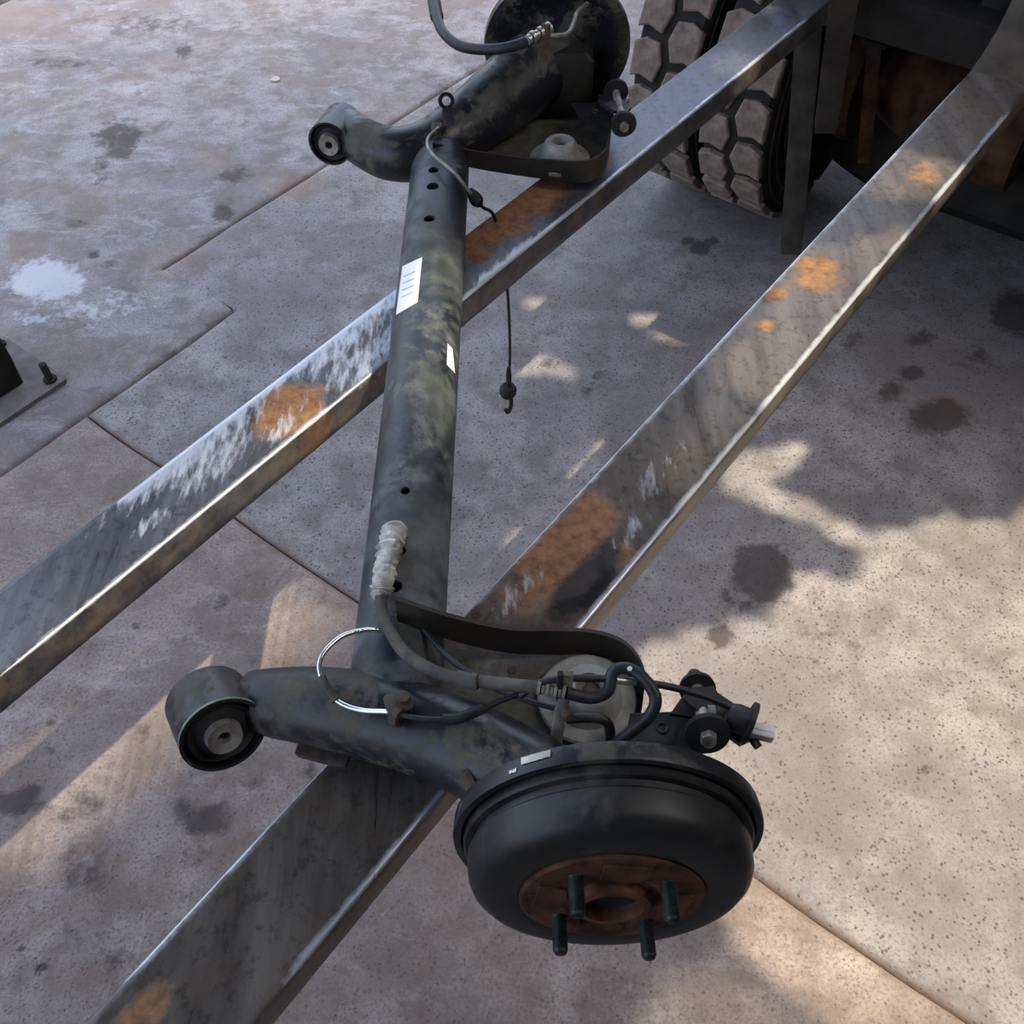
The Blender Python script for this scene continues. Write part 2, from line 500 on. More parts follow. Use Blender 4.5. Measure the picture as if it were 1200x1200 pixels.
floor_bm = MB()
floor_bm.box((1.0, 2.0, -0.06), (9, 0, 0), (0, 9, 0), (0, 0, 0.046))
floor = struct(obj('floor', floor_bm, M['joint'], smooth=None), 'stained grey concrete workshop floor in large slabs')

def slab(s0, s1, t0, t1, rough, label, step=0.017, cut=None):
    """one concrete slab over [s0,s1]x[t0,t1]; its rim drops into the joint.
    cut = (s, t, a, b): leave out the corner where a*(x-s) < 0 and b*(y-t) < 0"""
    def axis(a, b, extra):
        n = max(2, int((b - a) / step))
        x = list(np.linspace(a, b, n + 1)) + [a + 0.0045, b - 0.0045]
        return np.array(sorted(set(x + extra)))
    S = axis(s0, s1, [cut[0], cut[0] + 0.005 * cut[2]] if cut else [])
    T = axis(t0, t1, [cut[1], cut[1] + 0.005 * cut[3]] if cut else [])
    ns, nt = len(S), len(T)
    SS, TT = np.meshgrid(S, T, indexing='ij')
    wob = np.array([[0.006 * noise.noise((a * 5, b * 5, 3.1)) for b in T] for a in S])
    edge = np.minimum(np.minimum(SS - s0, s1 - SS), np.minimum(TT - t0, t1 - TT))
    if cut:
        inner = np.maximum(cut[2] * (SS - cut[0]), cut[3] * (TT - cut[1]))
        jog = (cut[3] * (TT - cut[1]) < 0) & (cut[2] * (SS - cut[0]) >= 0)
        edge = np.where(jog, np.minimum(np.minimum(SS - s0, s1 - SS), np.minimum(TT - t0, t1 - TT)), np.minimum(edge, np.where(inner < 0, 0, inner)))
    z = -0.016 * np.clip(1 - edge / 0.006, 0, 1) - 0.002 * np.exp(-edge / 0.02)
    nd = np.clip(1 - edge / 0.3, 0, 1)
    SS2, TT2 = SS + wob * nd, TT + wob * nd
    P = np.stack([SS2 * DS.x + TT2 * DT.x, SS2 * DS.y + TT2 * DT.y, z], -1).reshape(-1, 3)
    I = np.arange(ns * nt).reshape(ns, nt)
    a, b, c, d = I[:-1, :-1], I[1:, :-1], I[1:, 1:], I[:-1, 1:]
    keep = np.ones(a.shape, bool)
    if cut:
        mS, mT = (S[:-1] + S[1:]) / 2, (T[:-1] + T[1:]) / 2
        keep = ~((cut[2] * (mS[:, None] - cut[0]) < 0) & (cut[3] * (mT[None, :] - cut[1]) < 0))
    Fq = np.stack([a[keep], d[keep], c[keep], b[keep]], -1)
    me = bpy.data.meshes.new('slab')
    me.from_pydata(P.tolist(), [], Fq.tolist())
    jd = np.clip(1 - edge.reshape(-1) / 0.020, 0, 1)
    for nm, L in (('stain', STAINS), ('rustdirt', RUSTY), ('pale', PALE)):
        A = me.attributes.new(nm, 'FLOAT', 'POINT')
        val = ellipses(P, L)
        if nm == 'rustdirt':
            val = np.maximum(val, (0.62 if rough > .2 else 0.25) * jd * (np.abs(SS.reshape(-1) - S1) < .1) + 0.22 * jd)
        A.data.foreach_set('value', val.astype(np.float32))
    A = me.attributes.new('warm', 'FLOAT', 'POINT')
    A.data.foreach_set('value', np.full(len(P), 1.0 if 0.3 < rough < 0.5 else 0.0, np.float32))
    A = me.attributes.new('rough', 'FLOAT', 'POINT')
    A.data.foreach_set('value', np.full(len(P), rough, np.float32))
    me.polygons.foreach_set('use_smooth', [True] * len(me.polygons))
    me.materials.append(M['floor'])
    o = bpy.data.objects.new('slab', me)
    col.objects.link(o)
    o.parent = floor
    o['label'] = label
    return o
slab(S1, 4.9, T3, 3.2, 1.0, 'rough concrete slab with dark aggregate specks', cut=(S3, T2, 1, 1))
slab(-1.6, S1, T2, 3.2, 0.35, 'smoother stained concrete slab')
slab(-1.6, 4.9, -4.2, T2, 0.12, 'smooth concrete slab with whitish patch and rusty smears', cut=(S3, T3, -1, -1))

# ------------------------------------------------------------------ shed: added roof and walls that shape the light, columns
def inpoly(x, y, poly):
    c = False; n = len(poly); j = n - 1
    for i in range(n):
        xi, yi = poly[i]; xj, yj = poly[j]
        if (yi > y) != (yj > y) and x < (xj - xi) * (y - yi) / (yj - yi) + xi:
            c = not c
        j = i
    return c

ZROOF = 3.5
RAILZ = 0.855
GAPS = [   # sun patch outline in pixels, height of the surface it lights, share of light let through, soft margin in metres
    ([(735, 790), (760, 752), (796, 742), (900, 722), (930, 692), (936, 672), (1000, 680), (1022, 662), (1008, 646), (933, 608), (838, 575),
      (850, 540), (879, 529), (950, 519), (906, 567), (1017, 626), (1058, 621), (1117, 604), (1158, 611), (1183, 612), (1200, 592), (1260, 560), (1270, 800),
      (1270, 1260), (1010, 1260), (960, 1200), (860, 1100), (800, 960)], 0.0, 1.0, 0.0),
    ([(700, 1260), (760, 1130), (870, 1105), (960, 1200), (1010, 1260)], 0.0, 0.35, 0.05),
    ([(1053, 176), (1145, 196), (1122, 228), (1067, 238), (1010, 222)], RAILZ, 1.0, 0.0),
    ([(945, 292), (1075, 264), (985, 395), (905, 490), (828, 440)], RAILZ, 0.9, 0.0),
    ([(828, 440), (905, 490), (800, 620), (735, 540)], RAILZ, 0.35, 0.04),
    ([(735, 372), (790, 366), (838, 363), (828, 378), (780, 385), (745, 383)], 0.0, 1.0, 0.0),
    ([(765, 392), (800, 390), (805, 405), (775, 400)], 0.0, 0.6, 0.0),
    ([(570, 415), (600, 400), (680, 432), (670, 446), (600, 440), (572, 430)], 0.0, 0.85, 0.02),
    ([(-120, 960), (100, 800), (300, 640), (430, 705), (400, 770), (200, 920), (60, 1040), (-120, 1090)], 0.0, 0.95, 0.20),
    ([(862, 8), (905, 4), (900, 16), (868, 20)], RAILZ, 0.9, 0.0),
]
def polydist(x, y, q):
    best = 9.0; j = len(q) - 1
    for i in range(len(q)):
        ax, ay = q[j]; dx, dy = q[i][0] - ax, q[i][1] - ay
        k = max(0.0, min(1.0, ((x - ax) * dx + (y - ay) * dy) / (dx * dx + dy * dy)))
        best = min(best, math.hypot(x - ax - k * dx, y - ay - k * dy)); j = i
    return best

def roof():  # unseen roof added to cast the shade, its gaps placed for the sun patches
    GP = []
    for L, z, k, fe in GAPS:
        q = []
        for u, v in L:
            p = at(u, v, z)
            p = p + SUN * ((ZROOF - z) / SUN.z)
            q.append((p.x, p.y))
        xs = [a for a, b in q]; ys = [b for a, b in q]
        GP.append((q, k, fe, min(xs), max(xs), min(ys), max(ys)))
    x0, x1, y0, y1, st_ = -1.9, 6.6, -3.0, 5.5, 0.025
    nx, ny = int((x1 - x0) / st_), int((y1 - y0) / st_)
    zz = lambda x: ZROOF + 0.012 * math.sin(x * 2 * math.pi / 0.2)
    V = []; F = []
    def quad(xa, xb, ya, yb):
        k = len(V)
        V.extend([(xa, ya, zz(xa)), (xb, ya, zz(xb)), (xb, yb, zz(xb)), (xa, yb, zz(xa))])
        F.append((k, k + 1, k + 2, k + 3))
    for j in range(ny):
        ya, yb = y0 + j * st_, y0 + (j + 1) * st_
        cy = (ya + yb) / 2
        near = [g for g in GP if g[5] < cy < g[6]]
        run = None
        for i in range(nx):
            xa = x0 + i * st_; cx = xa + st_ / 2
            if cy > 3.9 and cx < 2.3:
                continue
            op = 0
            for q, k, fe, a, b, c, d in near:
                if a < cx < b and k > op and inpoly(cx, cy, q):
                    op = max(op, k * min(1.0, polydist(cx, cy, q) / fe) if fe else k)
            if op > 0.01:
                if op < 0.985:
                    quad(xa, xa + st_ * (1 - op), ya, yb)
            else:
                quad(xa, xa + st_, ya, yb)
    me = bpy.data.meshes.new('sun_cut_roof')
    me.from_pydata(V, [], F)
    me.materials.append(M['roofsheet'])
    o = bpy.data.objects.new('sun_cut_roof', me)
    col.objects.link(o)
    struct(o, 'added unseen corrugated roof with gaps cut for the sun patches')
    return o
roof()
wb = MB(); wb.box((2.35, -3.05, ZROOF / 2 - 0.02), (4.25, 0, 0), (0, 0.05, 0), (0, 0, ZROOF / 2))  # unseen wall added to keep light off from behind the camera
struct(obj('shade_wall_back', wb, M['plaster'], smooth=None), 'added light-blocking grimy plastered wall behind the work area')

wr = MB(); wr.box((6.65, 1.2, ZROOF / 2 - 0.02), (0.05, 0, 0), (0, 4.3, 0), (0, 0, ZROOF / 2))  # unseen wall added to block sky light from the right
struct(obj('shade_wall_right', wr, M['plaster'], smooth=None), 'added light-blocking grimy plastered wall beside the truck')

wf = MB(); wf.box((4.5, 5.55, ZROOF / 2 - 0.02), (2.2, 0, 0), (0, 0.05, 0), (0, 0, ZROOF / 2))  # unseen wall added to darken the truck side
struct(obj('shade_wall_front', wf, M['plaster'], smooth=None), 'added light-blocking grimy plastered wall behind the truck')

def column(p, w, label, rot):
    c = thing('steel_column', label, 'column', p)
    x = Vector((math.cos(rot), math.sin(rot), 0)); y = Vector((-x.y, x.x, 0))
    p = Vector(p)
    part('shaft', MB().bbox(p + Vector((0, 0, ZROOF / 2)), x * w, y * w, Vector((0, 0, ZROOF / 2)), 0.06), M['dark'], c)
    part('base_plate', MB().bbox(p + Vector((0, 0, 0.006)), x * (w + 0.075), y * (w + 0.075), Vector((0, 0, 0.007)), 0.05), M['baseplate'], c)
    for a in (-1, 1):
        for b in (-1, 1):
            q = p + x * a * (w + 0.045) + y * b * (w + 0.045)
            part('anchor_bolt', MB().lathe(q, (0, 0, 1), [(0.008, 0), (0.008, 0.018), (0.02, 0.018), (0.02, 0.010), (0.07, 0.010), (0.072, 0)], 10), M['dark'], c)
    return c
_a = at(33, 452, 0); _ang = HEAD_COL = math.pi / 2 - HEAD
_x = Vector((math.cos(_ang), math.sin(_ang), 0)); _y = Vector((-_x.y, _x.x, 0))
# its corner stands at pixel (33, 452)
column(tuple(_a - _x * 0.07 + _y * 0.07), 0.07, 'dark steel column on a bolted base plate beside the whitish floor patch', _ang)
column((-1.8, -2.7, 0), 0.07, 'dark steel column at the far end of the plastered wall', 0)
column((5.9, 3.1, 0), 0.07, 'dark steel column standing beyond the truck', 0)

# ------------------------------------------------------------------ the two steel rails
def railpt(u, v, z=RAILZ):
    p = at(u, v, z)
    return p.dot(DS), p.dot(DT)

def blobs(S, T, L):
    out = np.zeros(S.shape)
    for u, v, rs, rt, k in L:
        s, t = railpt(u, v)
        d = np.sqrt(((S - s) / rs) ** 2 + ((T - t) / rt) ** 2)
        out = np.maximum(out, k * np.clip(1.4 - d * 0.85, 0, 1))
    return out

def rail(name, s0, s1, line, hgt, mat, rust, dark, tan, scuff, edges, label, side=0.3):
    """line(s) -> (t left, t right)"""
    step = 0.014
    S = np.arange(s0, s1 + step, step)
    rr, nt = 0.006, 12
    prof = []
    for i in range(nt + 1):
        prof.append((rr + (1 - 0) * 0, i / nt, 0.0))
    # profile as (kind, fraction across, z): top row with rounded corners then the sides and bottom
    rr = 0.0035
    row = [(0.0, 0.0, -hgt + rr), (0.0, 0.0, -hgt * 0.66), (0.0, 0.0, -hgt * 0.33), (0.0, 0.0, -rr), (0.0, 0.3 * rr, -0.3 * rr), (0.0, rr, 0.0)]
    for i in range(1, nt):
        row.append((i / nt, 0.0, 0.0))
    row += [(1.0, -rr, 0.0), (1.0, -0.3 * rr, -0.3 * rr), (1.0, 0.0, -rr), (1.0, 0, -hgt * 0.33), (1.0, 0, -hgt * 0.66), (1.0, 0.0, -hgt + rr), (1.0, -rr, -hgt), (0.0, rr, -hgt)]
    n = len(row)
    V = []; SA = []; TA = []; EL = []; ER = []; ZZ = []
    for s in S:
        a, b = line(s)
        for fr, off, z in row:
            t = a + (b - a) * fr + off
            V.append(st(s, t, RAILZ + z)); SA.append(s); TA.append(t); EL.append(t - a); ER.append(b - t); ZZ.append(z)
    F = []
    m = len(S)
    for i in range(m - 1):
        for j in range(n):
            k = (j + 1) % n
            F.append((i * n + j, (i + 1) * n + j, (i + 1) * n + k, i * n + k))
    F.append(tuple(range(n))); F.append(tuple(reversed(range((m - 1) * n, m * n))))
    org = st(s0, line(s0)[0], RAILZ - hgt)
    me = bpy.data.meshes.new(name)
    me.from_pydata([tuple(p - org) for p in V], [], F)
    SA, TA, EL, ER, ZZ = map(np.array, (SA, TA, EL, ER, ZZ))
    top = (ZZ > -0.012).astype(float)
    for nm, L in (('rust', rust), ('darkpatch', dark), ('tan', tan)):
        A = me.attributes.new(nm, 'FLOAT', 'POINT')
        A.data.foreach_set('value', (np.maximum(blobs(SA, TA, L), (side if nm == 'tan' else 0.0) * ((ER < .001) & (ZZ < -.003)))).astype(np.float32))
    sc = blobs(SA, TA, scuff); ew = np.zeros(SA.shape)
    for side, u0, u1, w, k in edges:           # worn edges between two pixels
        sa, sb = sorted((railpt(*u0)[0], railpt(*u1)[0]))
        d = EL if side == 'L' else ER
        fade = np.clip((SA - sa) / 0.05, 0, 1) * np.clip((sb - SA) / 0.05, 0, 1)
        e_ = k * fade * np.clip(1.3 - d / w, 0, 1) * (ZZ > -0.0015)
        if w < .01: ew = np.maximum(ew, e_)
        else: sc = np.maximum(sc, e_)
    A = me.attributes.new('scuff', 'FLOAT', 'POINT')
    A.data.foreach_set('value', (sc * top).astype(np.float32))
    A = me.attributes.new('edgewear', 'FLOAT', 'POINT')
    A.data.foreach_set('value', ew.astype(np.float32))
    me.materials.append(mat)
    me.polygons.foreach_set('use_smooth', [True] * len(me.polygons))
    me.set_sharp_from_angle(angle=math.radians(50))
    o = bpy.data.objects.new(name, me)
    o.location = org
    col.objects.link(o)
    return tag(o, label, 'steel rail')

def lin(p, q, dt):
    (sa, ta), (sb, tb) = p, q
    return lambda s: (ta + (tb - ta) * (s - sa) / (sb - sa), ta + (tb - ta) * (s - sa) / (sb - sa) + dt)

lineA = lin(railpt(0, 690), railpt(460, 340), 0.100)
rail('steel_rail', -0.75, 2.38, lineA, 0.052, M['railA'],
     [(340, 480, .050, .040, .95), (358, 470, .03, .02, .8), (580, 262, .075, .05, .85), (620, 225, .08, .06, .8), (690, 195, .06, .03, .6), (560, 295, .03, .03, .7), (440, 375, .02, .012, .6)],
     [],
     [],
     [(250, 540, .07, .03, .62), (330, 500, .04, .02, .5), (430, 425, .08, .035, .62), (400, 400, .10, .025, .7), (230, 530, .12, .02, .72), (600, 320, .05, .015, .62), (180, 610, .03, .012, .55), (460, 350, .06, .02, .7)],
     [('L', (110, 605), (466, 335), .016, 1.15), ('L', (200, 538), (466, 335), .005, .9), ('L', (330, 440), (466, 335), .03, .8), ('R', (545, 350), (640, 265), .018, 1.0), ('R', (545, 350), (700, 220), .006, 1.0), ('R', (0, 800), (945, 14), .004, .85)],
     'bluish grey steel rail whose top has scuffed edges and an orange rust patch')

lineB = lin(railpt(395, 880), railpt(1000, 230), 0.1165)
railBo = rail('steel_rail', -0.75, 2.38, lineB, 0.052, M['railB'],
     [(690, 610, .05, .03, .8), (650, 650, .05, .05, .95), (725, 650, .02, .015, .9), (960, 320, .05, .04, .65), (905, 345, .03, .02, .6), (898, 381, .012, .012, .9), (1080, 205, .06, .03, .45), (620, 690, .04, .03, .6), (165, 1192, .03, .014, .85)],
     [(690, 680, .06, .022, .95)],
     [],
     [(770, 560, .06, .02, .42), (740, 620, .04, .012, .5), (600, 700, .05, .015, .42)],
     [('R', (330, 1185), (1190, 130), .0045, .95), ('L', (130, 1180), (1140, 100), .003, .8)],
     'brown scaled steel rail with orange rust, one black stain and bright worn edges')

# trestle that carries the free ends of the rails, behind the viewer
def trestle():
    c0 = st(-0.6, (lineA(-0.6)[0] + lineB(-0.6)[1]) / 2)
    tr = thing('timber_trestle', 'weathered timber trestle under the free ends of both steel rails', 'trestle', (c0.x, c0.y, 0))
    zt = RAILZ - 0.052
    part('top_beam', MB().bbox(c0 + Vector((0, 0, zt - 0.0505)), DT * 0.48, DS * 0.05, Vector((0, 0, 0.05)), 0.08), M['wood'], tr)
    for a in (-1, 1):
        for b in (-1, 1):
            p0 = c0 + DT * (a * 0.38) + DS * (b * 0.03) + Vector((0, 0, zt - 0.06)); p1 = c0 + DT * (a * 0.42) + DS * (b * 0.16)
            d = (p1 - p0).normalized()
            part('leg', MB().bbox((p0 + p1) / 2, DT * 0.03, DS * 0.02, d * ((p1 - p0).length / 2), 0.08), M['wood'], tr)
trestle()

# ------------------------------------------------------------------ the axle
YM = 0.945
TX, TZ, TR = -0.118, 0.902, 0.0473
AX = thing('torsion_beam_axle', 'black torsion beam car axle with brake drums lying across two steel rails', 'axle', (TX, YM, RAILZ))

def tube_hit(u, v, r=TR):
    d = ray(u, v); o = CAM - Vector((TX, 0, TZ))
    a = d.x ** 2 + d.z ** 2; b = 2 * (o.x * d.x + o.z * d.z); c = o.x ** 2 + o.z ** 2 - r * r
    D = b * b - 4 * a * c
    k = (-b - math.sqrt(max(D, 0))) / (2 * a)
    return CAM + d * k

# cross tube with real holes
tb = MB()
ys = list(np.linspace(0.415, 1.432, 60))
n = 48
V = []; F = []
for rr in (TR, TR - 0.004):
    for y in ys:
        V += [(TX + rr * math.cos(2 * math.pi * j / n), y, TZ + rr * math.sin(2 * math.pi * j / n)) for j in range(n)]
m = len(ys)
for i in range(m - 1):
    for j in range(n):
        k = (j + 1) % n
        F.append((i * n + j, i * n + k, (i + 1) * n + k, (i + 1) * n + j))
        F.append((m * n + i * n + j, m * n + (i + 1) * n + j, m * n + (i + 1) * n + k, m * n + i * n + k))
for i in (0, m - 1):
    for j in range(n):
        k = (j + 1) % n
        F.append((i * n + j, m * n + i * n + j, m * n + i * n + k, i * n + k))
tb.add(V, F)
tube = part('cross_tube', tb, M['tube'], AX)
cut = MB()
for u, v, r in ((475, 575, .0055), (470, 645, .0055), (463, 687, .0075), (508, 199, .0085), (507, 218, .0095), (503, 256, .0085)):
    p = tube_hit(u, v)
    nn = Vector((p.x - TX, 0, p.z - TZ)).normalized()
    cut.cyl(p - nn * 0.02, p + nn * 0.02, r, n=16)
cu = part('cutter', cut, M['bore'], AX)
bpy.context.view_layer.update()
md = tube.modifiers.new('holes', 'BOOLEAN'); md.operation = 'DIFFERENCE'; md.object = cu; md.solver = 'EXACT'
dg = bpy.context.evaluated_depsgraph_get()
nm_ = bpy.data.meshes.new_from_object(tube.evaluated_get(dg))
tube.modifiers.clear(); tube.data = nm_
nm_.set_sharp_from_angle(angle=math.radians(35))
bpy.data.objects.remove(cu)

def tube_patch(corners, lift, k=8):
    """curved patch on the tube between four pixel corners (tl, tr, br, bl)"""
    A, B, C, D = [np.array(c, float) for c in corners]
    P = []
    for lf in (lift, 0.0):
        for i in range(k + 1):
            for j in range(k + 1):
                a, b = j / k, i / k
                q = (A * (1 - a) + B * a) * (1 - b) + (D * (1 - a) + C * a) * b
                P.append(tube_hit(q[0], q[1], TR + lf))
    mb = MB(); F = []; w = k + 1; o = w * w
    for i in range(k):
        for j in range(k):
            a = i * w + j
            F += [(a, a + 1, a + w + 1, a + w)]
    mb.add(P[:o], F)
    return mb
lab = part('paper_label', tube_patch([(471.5, 312), (495, 301), (489.5, 354), (464, 369)], 0.0006), M['white'], tube)
lab['label'] = 'white paper label with faint print'
for q in range(4):
    f0 = 0.25 + 0.14 * q
    x0, y0 = 469 - 6 * f0 + 4, 312 + 57 * f0 - 3
    part('print_line', tube_patch([(x0 + 1.5, y0), (x0 + 15, y0 - 6), (x0 + 14.7, y0 - 3.8), (x0 + 1.2, y0 + 2.2)], 0.0009, 3), M['print'], lab)
part('paper_label', tube_patch([(524.5, 402), (530.5, 409), (533.5, 438), (523.5, 427)], 0.0006), M['white'], tube)['label'] = 'small white paper label'

def end(mir):
    """one end of the axle, laid out for the near one; mir mirrors it"""
    near = mir is None
    P = lambda nm, mb, mt, pr, sm=35: part(nm, mb, mt, pr, mir, sm)
    # trailing arm
    MQ = lambda p: Vector((p.x, 2 * YM - p.y, p.z))
    if near:
        path = [(-0.264, 0.426, .896), (-0.236, 0.419, .903), (-0.190, 0.411, .910), (-0.135, 0.398, .914), (-0.07, 0.376, .919), (-0.015, 0.346, .926), (0.030, 0.312, .935), (0.062, 0.275, .942)]
        rad = [.030, .0350, .0395, .0425, .044, .0445, .047, .050]
    else:
        path = [tuple(MQ(at(*q))) for q in ((408, 152, .905), (428, 168, .906), (462, 181, .910), (505, 174, .914), (545, 148, .925), (588, 115, .94), (628, 80, .955), (652, 58, .965))]
        rad = [.036, .040, .043, .047, .052, .060, .066, .066]
    sp = spline([a + (b,) for a, b in zip(path, rad)], 6)
    arm = P('trailing_arm', MB().tube([q[:3] for q in sp], [q[3] for q in sp], 28), M['paint'], AX, 60)
    # bush
    bo, bi = (at(262, 862, .918), at(262, 862, .918) + Vector((-.52, .80, -.36)).normalized() * .060) if near else (MQ(at(404, 145, .905)), MQ(at(386, 169, .912)))
    ax = (bi - bo).normalized(); L = (bi - bo).length; bs = 0.90 if near else 0.80
    P('bush_sleeve', MB().lathe(bo, ax, [(d, r * bs) for d, r in [(0, .046), (L, .046), (L, .042), (0, .042), (0, .046)]], 40), M['paint'], arm)
    P('rubber_bush', MB().lathe(bo, ax, [(d, r * bs) for d, r in [(.010, .0423), (.004, .036), (.008, .030), (.003, .021), (.0, .012), (L, .012), (L - .003, .021), (L - .008, .030), (L - .004, .036), (L - .010, .0423)]], 36), M['rubber'], arm)
    P('inner_sleeve', MB().lathe(bo, ax, [(-.004, .0065), (-.006, .017), (.001, .018), (L - .001, .018), (L + .006, .017), (L + .004, .0065), (-.004, .0065)], 28), M['zinc'], arm)
    if near:
        P('paint_ring', MB().lathe(bo, ax, [(d, r * bs) for d, r in [(.001, .0463), (.0032, .0463), (.0032, .0459), (.001, .0459), (.001, .0463)]], 40), M['greenline'], arm)
    # small tab under the arm
    if near: P('arm_tab', MB().bbox((-0.188, 0.374, .880), (0.026, -0.007, 0), (0.002, 0.008, 0.0), (0, 0, .0035), .2), M['clip'], arm)
    # drum and backing plate
    tilt = math.radians(8.0)
    nx = Vector((0, -math.cos(tilt), math.sin(tilt)))
    dc = Vector((0.0785, 0.254, .985))
    bp = P('backing_plate', MB().lathe(dc, nx, [(-.017, 0), (-.017, .050), (-.013, .056), (-.013, .085), (-.017, .095), (-.018, .118), (-.015, .1265), (-.002, .1275), (.0, .1265), (.0, .121), (-.012, .119), (-.012, 0)], 72), M['paint'], AX)
    prof = [(-.008, .1165), (.002, .1185), (.005, .1185), (.0065, .117), (.007, .1112), (.012, .1107), (.014, .1125), (.0155, .1148), (.031, .1135), (.038, .1105), (.0435, .1045), (.0465, .096), (.0475, .083), (.0470, .076), (.0455, .073), (.0455, .0)]
    drum = P('brake_drum', MB().lathe(dc, nx, prof, 72), M['drum'], AX, 28)
    hub = P('hub_face', MB().lathe(dc, nx, [(.042, .0735), (.0475, .0735), (.0492, .071), (.0492, .040), (.0475, .037), (.0475, .031), (.0555, .030), (.0565, .027), (.0565, .024), (.044, .022), (.042, .0)], 56), M['rust'], drum, 25)
    u_ = Vector((1, 0, 0)); w_ = nx.cross(u_)          # in-plane axes, w_ up
    if w_.z < 0: w_ = -w_
    P('hub_bore', MB().lathe(dc, nx, [(.045, .0222), (.0455, .0)], 28), M['rust'], hub)
    for k in range(4):                                   # lobes of the hub flange
        a = math.radians(37 + 90 * k + 45)
        pts = [dc + nx * .0494 + (u_ * math.cos(a + b) + w_ * math.sin(a + b)) * r for b, r in ((-.42, .044), (-.30, .064), (.30, .064), (.42, .044), (0, .036))]
        P('hub_lobe', MB().prism(pts, nx * .0022), M['rust'], hub)
    for k in range(4):
        a = math.radians(37 + 90 * k)
        c = dc + (u_ * math.cos(a) + w_ * math.sin(a)) * .0505
        pr = [(.048, 0), (.048, .0066)]
        d0 = .050
        while d0 < .076:
            pr += [(d0, .0062), (d0 + .0008, .0055)]
            d0 += .0016
        pr += [(.0768, .0056), (.0785, .0044), (.0785, .0)]
        P('wheel_stud', MB().lathe(c, nx, pr, 14), M['green'], drum, 60)
    for a in (math.radians(72), math.radians(252)):
        c = dc + (u_ * math.cos(a) + w_ * math.sin(a)) * .050
        P('screw_hole', MB().lathe(c, nx, [(.0488, .0065), (.0502, .006), (.0502, .0040), (.048, .0036), (.048, 0)], 18), M['zinc'], drum)
    # spring pan: floor, upstanding flange, seat
    zf, zt = .877, .908
    if near:
        rim = [(466, 728, .950), (500, 741, .940), (545, 755, .915), (600, 766, .893), (650, 767, .884), (690, 769, zf), (722, 778, zf), (742, 795, zf), (752, 818, zf), (750, 845, zf)]
        rim3 = [at(*q) for q in rim]
        inner = [Vector((-0.11, 0.40, zf)), Vector((-0.02, 0.36, zf)), Vector((0.04, 0.315, zf)), Vector((0.10, 0.29, zf)), Vector((0.15, 0.30, zf))]
        fl = [at(*q) for q in ((462, 752, zf), (500, 752, zf), (545, 764, zf), (600, 768, zf), (650, 768, zf))] + rim3[5:]
        fl2 = spline([tuple(p) for p in fl], 5)
    else:
        rim = [(508, 184, .930), (535, 190, .905), (570, 197, .885), (630, 206, zf), (680, 211, zf), (702, 205, zf), (711, 188, zf), (714, 160, zf), (712, 125, zf), (700, 95, zf)]
        rim3 = [MQ(at(*q)) for q in rim]
        inner = [MQ(at(*q)) for q in ((520, 150, zf), (570, 110, zf), (640, 85, zf))]
        fl2 = spline([tuple(MQ(at(*q[:2], zf))) for q in rim], 5)
    rimS = [Vector(p) for p in spline([tuple(p) for p in rim3], 5)]
    pan = P('spring_pan', MB().prism([Vector(p) for p in fl2] + list(reversed(inner)), (0, 0, .004)), M['mud'], AX, 30)
    A_, B_ = [], []
    for i, p in enumerate(rimS):
        f = i / (len(rimS) - 1)
        hh = (zt - zf) * (1.0 + (0.25 if near else 0.9 * f) * math.sin(math.pi * (f if near else f * .6)))
        A_.append(p - Vector((0, 0, 0.0 if near else .002))); B_.append(p + Vector((0, .006, hh)))
    P('pan_flange', MB().strip(A_, B_, (0.001, .0045, 0)), M['flange'], pan, 50)
    sc = Vector(at(688, 822, zf + .006)) if near else MQ(at(656, 188, zf + .006))
    P('seat_plate', MB().lathe(sc, (0, 0, 1), [(0, 0), (0, .050), (.006, .051), (.008, .049), (.008, .034), (.010, 0)], 40), M['aluminium'], pan)
    P('spring_seat', MB().lathe(sc, (0, 0, 1), [(.004, .038), (.010, .034), (.026, .029), (.033, .026), (.036, .022), (.036, .014), (.020, .012), (.020, 0)], 36), M['aluminium'], pan)
    P('seat_bolt', MB().lathe(sc + Vector((.002, 0, .0)), (0, 0, 1), [(.018, .008), (.027, .008), (.028, .006), (.028, 0)], 6), M['clip'], pan)
    for u, v, r in () if not near else ((543, 779, .007), (519, 766, .004), (600, 785, .005)):
        P('pan_hole', MB().lathe(at(u, v, zf + .004), (0, 0, 1), [(0, r), (.0008, r), (.0008, 0)], 16), M['clip'], pan)
    # knuckle box between arm and backing plate
    P('knuckle', MB().bbox((0.085, 0.300, .945), (.055, 0, 0), (0, .028, 0), (0, 0, .055), .25), M['mudd'], arm)
    # damper bracket with pin and washers
    zb = .945
    base = [at(u, v, zb - .02) for u, v in ((738, 838), (790, 836), (812, 842), (806, 884), (728, 892))]
    br = P('damper_bracket', MB().prism(base, (0, 0, .004)), M['bracket'], AX)
    P('bracket_hole', MB().lathe(at(776, 853, zb - .0158), (0, 0, 1), [(0, .0035), (.0012, .0045), (.0012, .0058), (0, .0066)], 16), M['bracket'], br)
    pr_, pf = (at(817, 806, zb - .012), at(829, 860, zb + .022)) if near else (MQ(at(722, 108, zb + .0)), MQ(at(731, 146, zb + .0)))
    pin = (pf - pr_).normalized()
    ea = [at(u, v, zb) for u, v in ((785, 838), (806, 808), (835, 806), (846, 822), (838, 846))]
    P('bracket_ear', MB().prism([p + Vector((0, 0, .004)) for p in ea], (0, 0, -.006)), M['bracket'], br)
    eb = [at(u, v, zb) for u, v in ((800, 846), (838, 842), (852, 862), (836, 878), (790, 884))]
    P('bracket_ear', MB().prism([p + Vector((0, 0, -.002)) for p in eb], (0, 0, -.006)), M['bracket'], br)
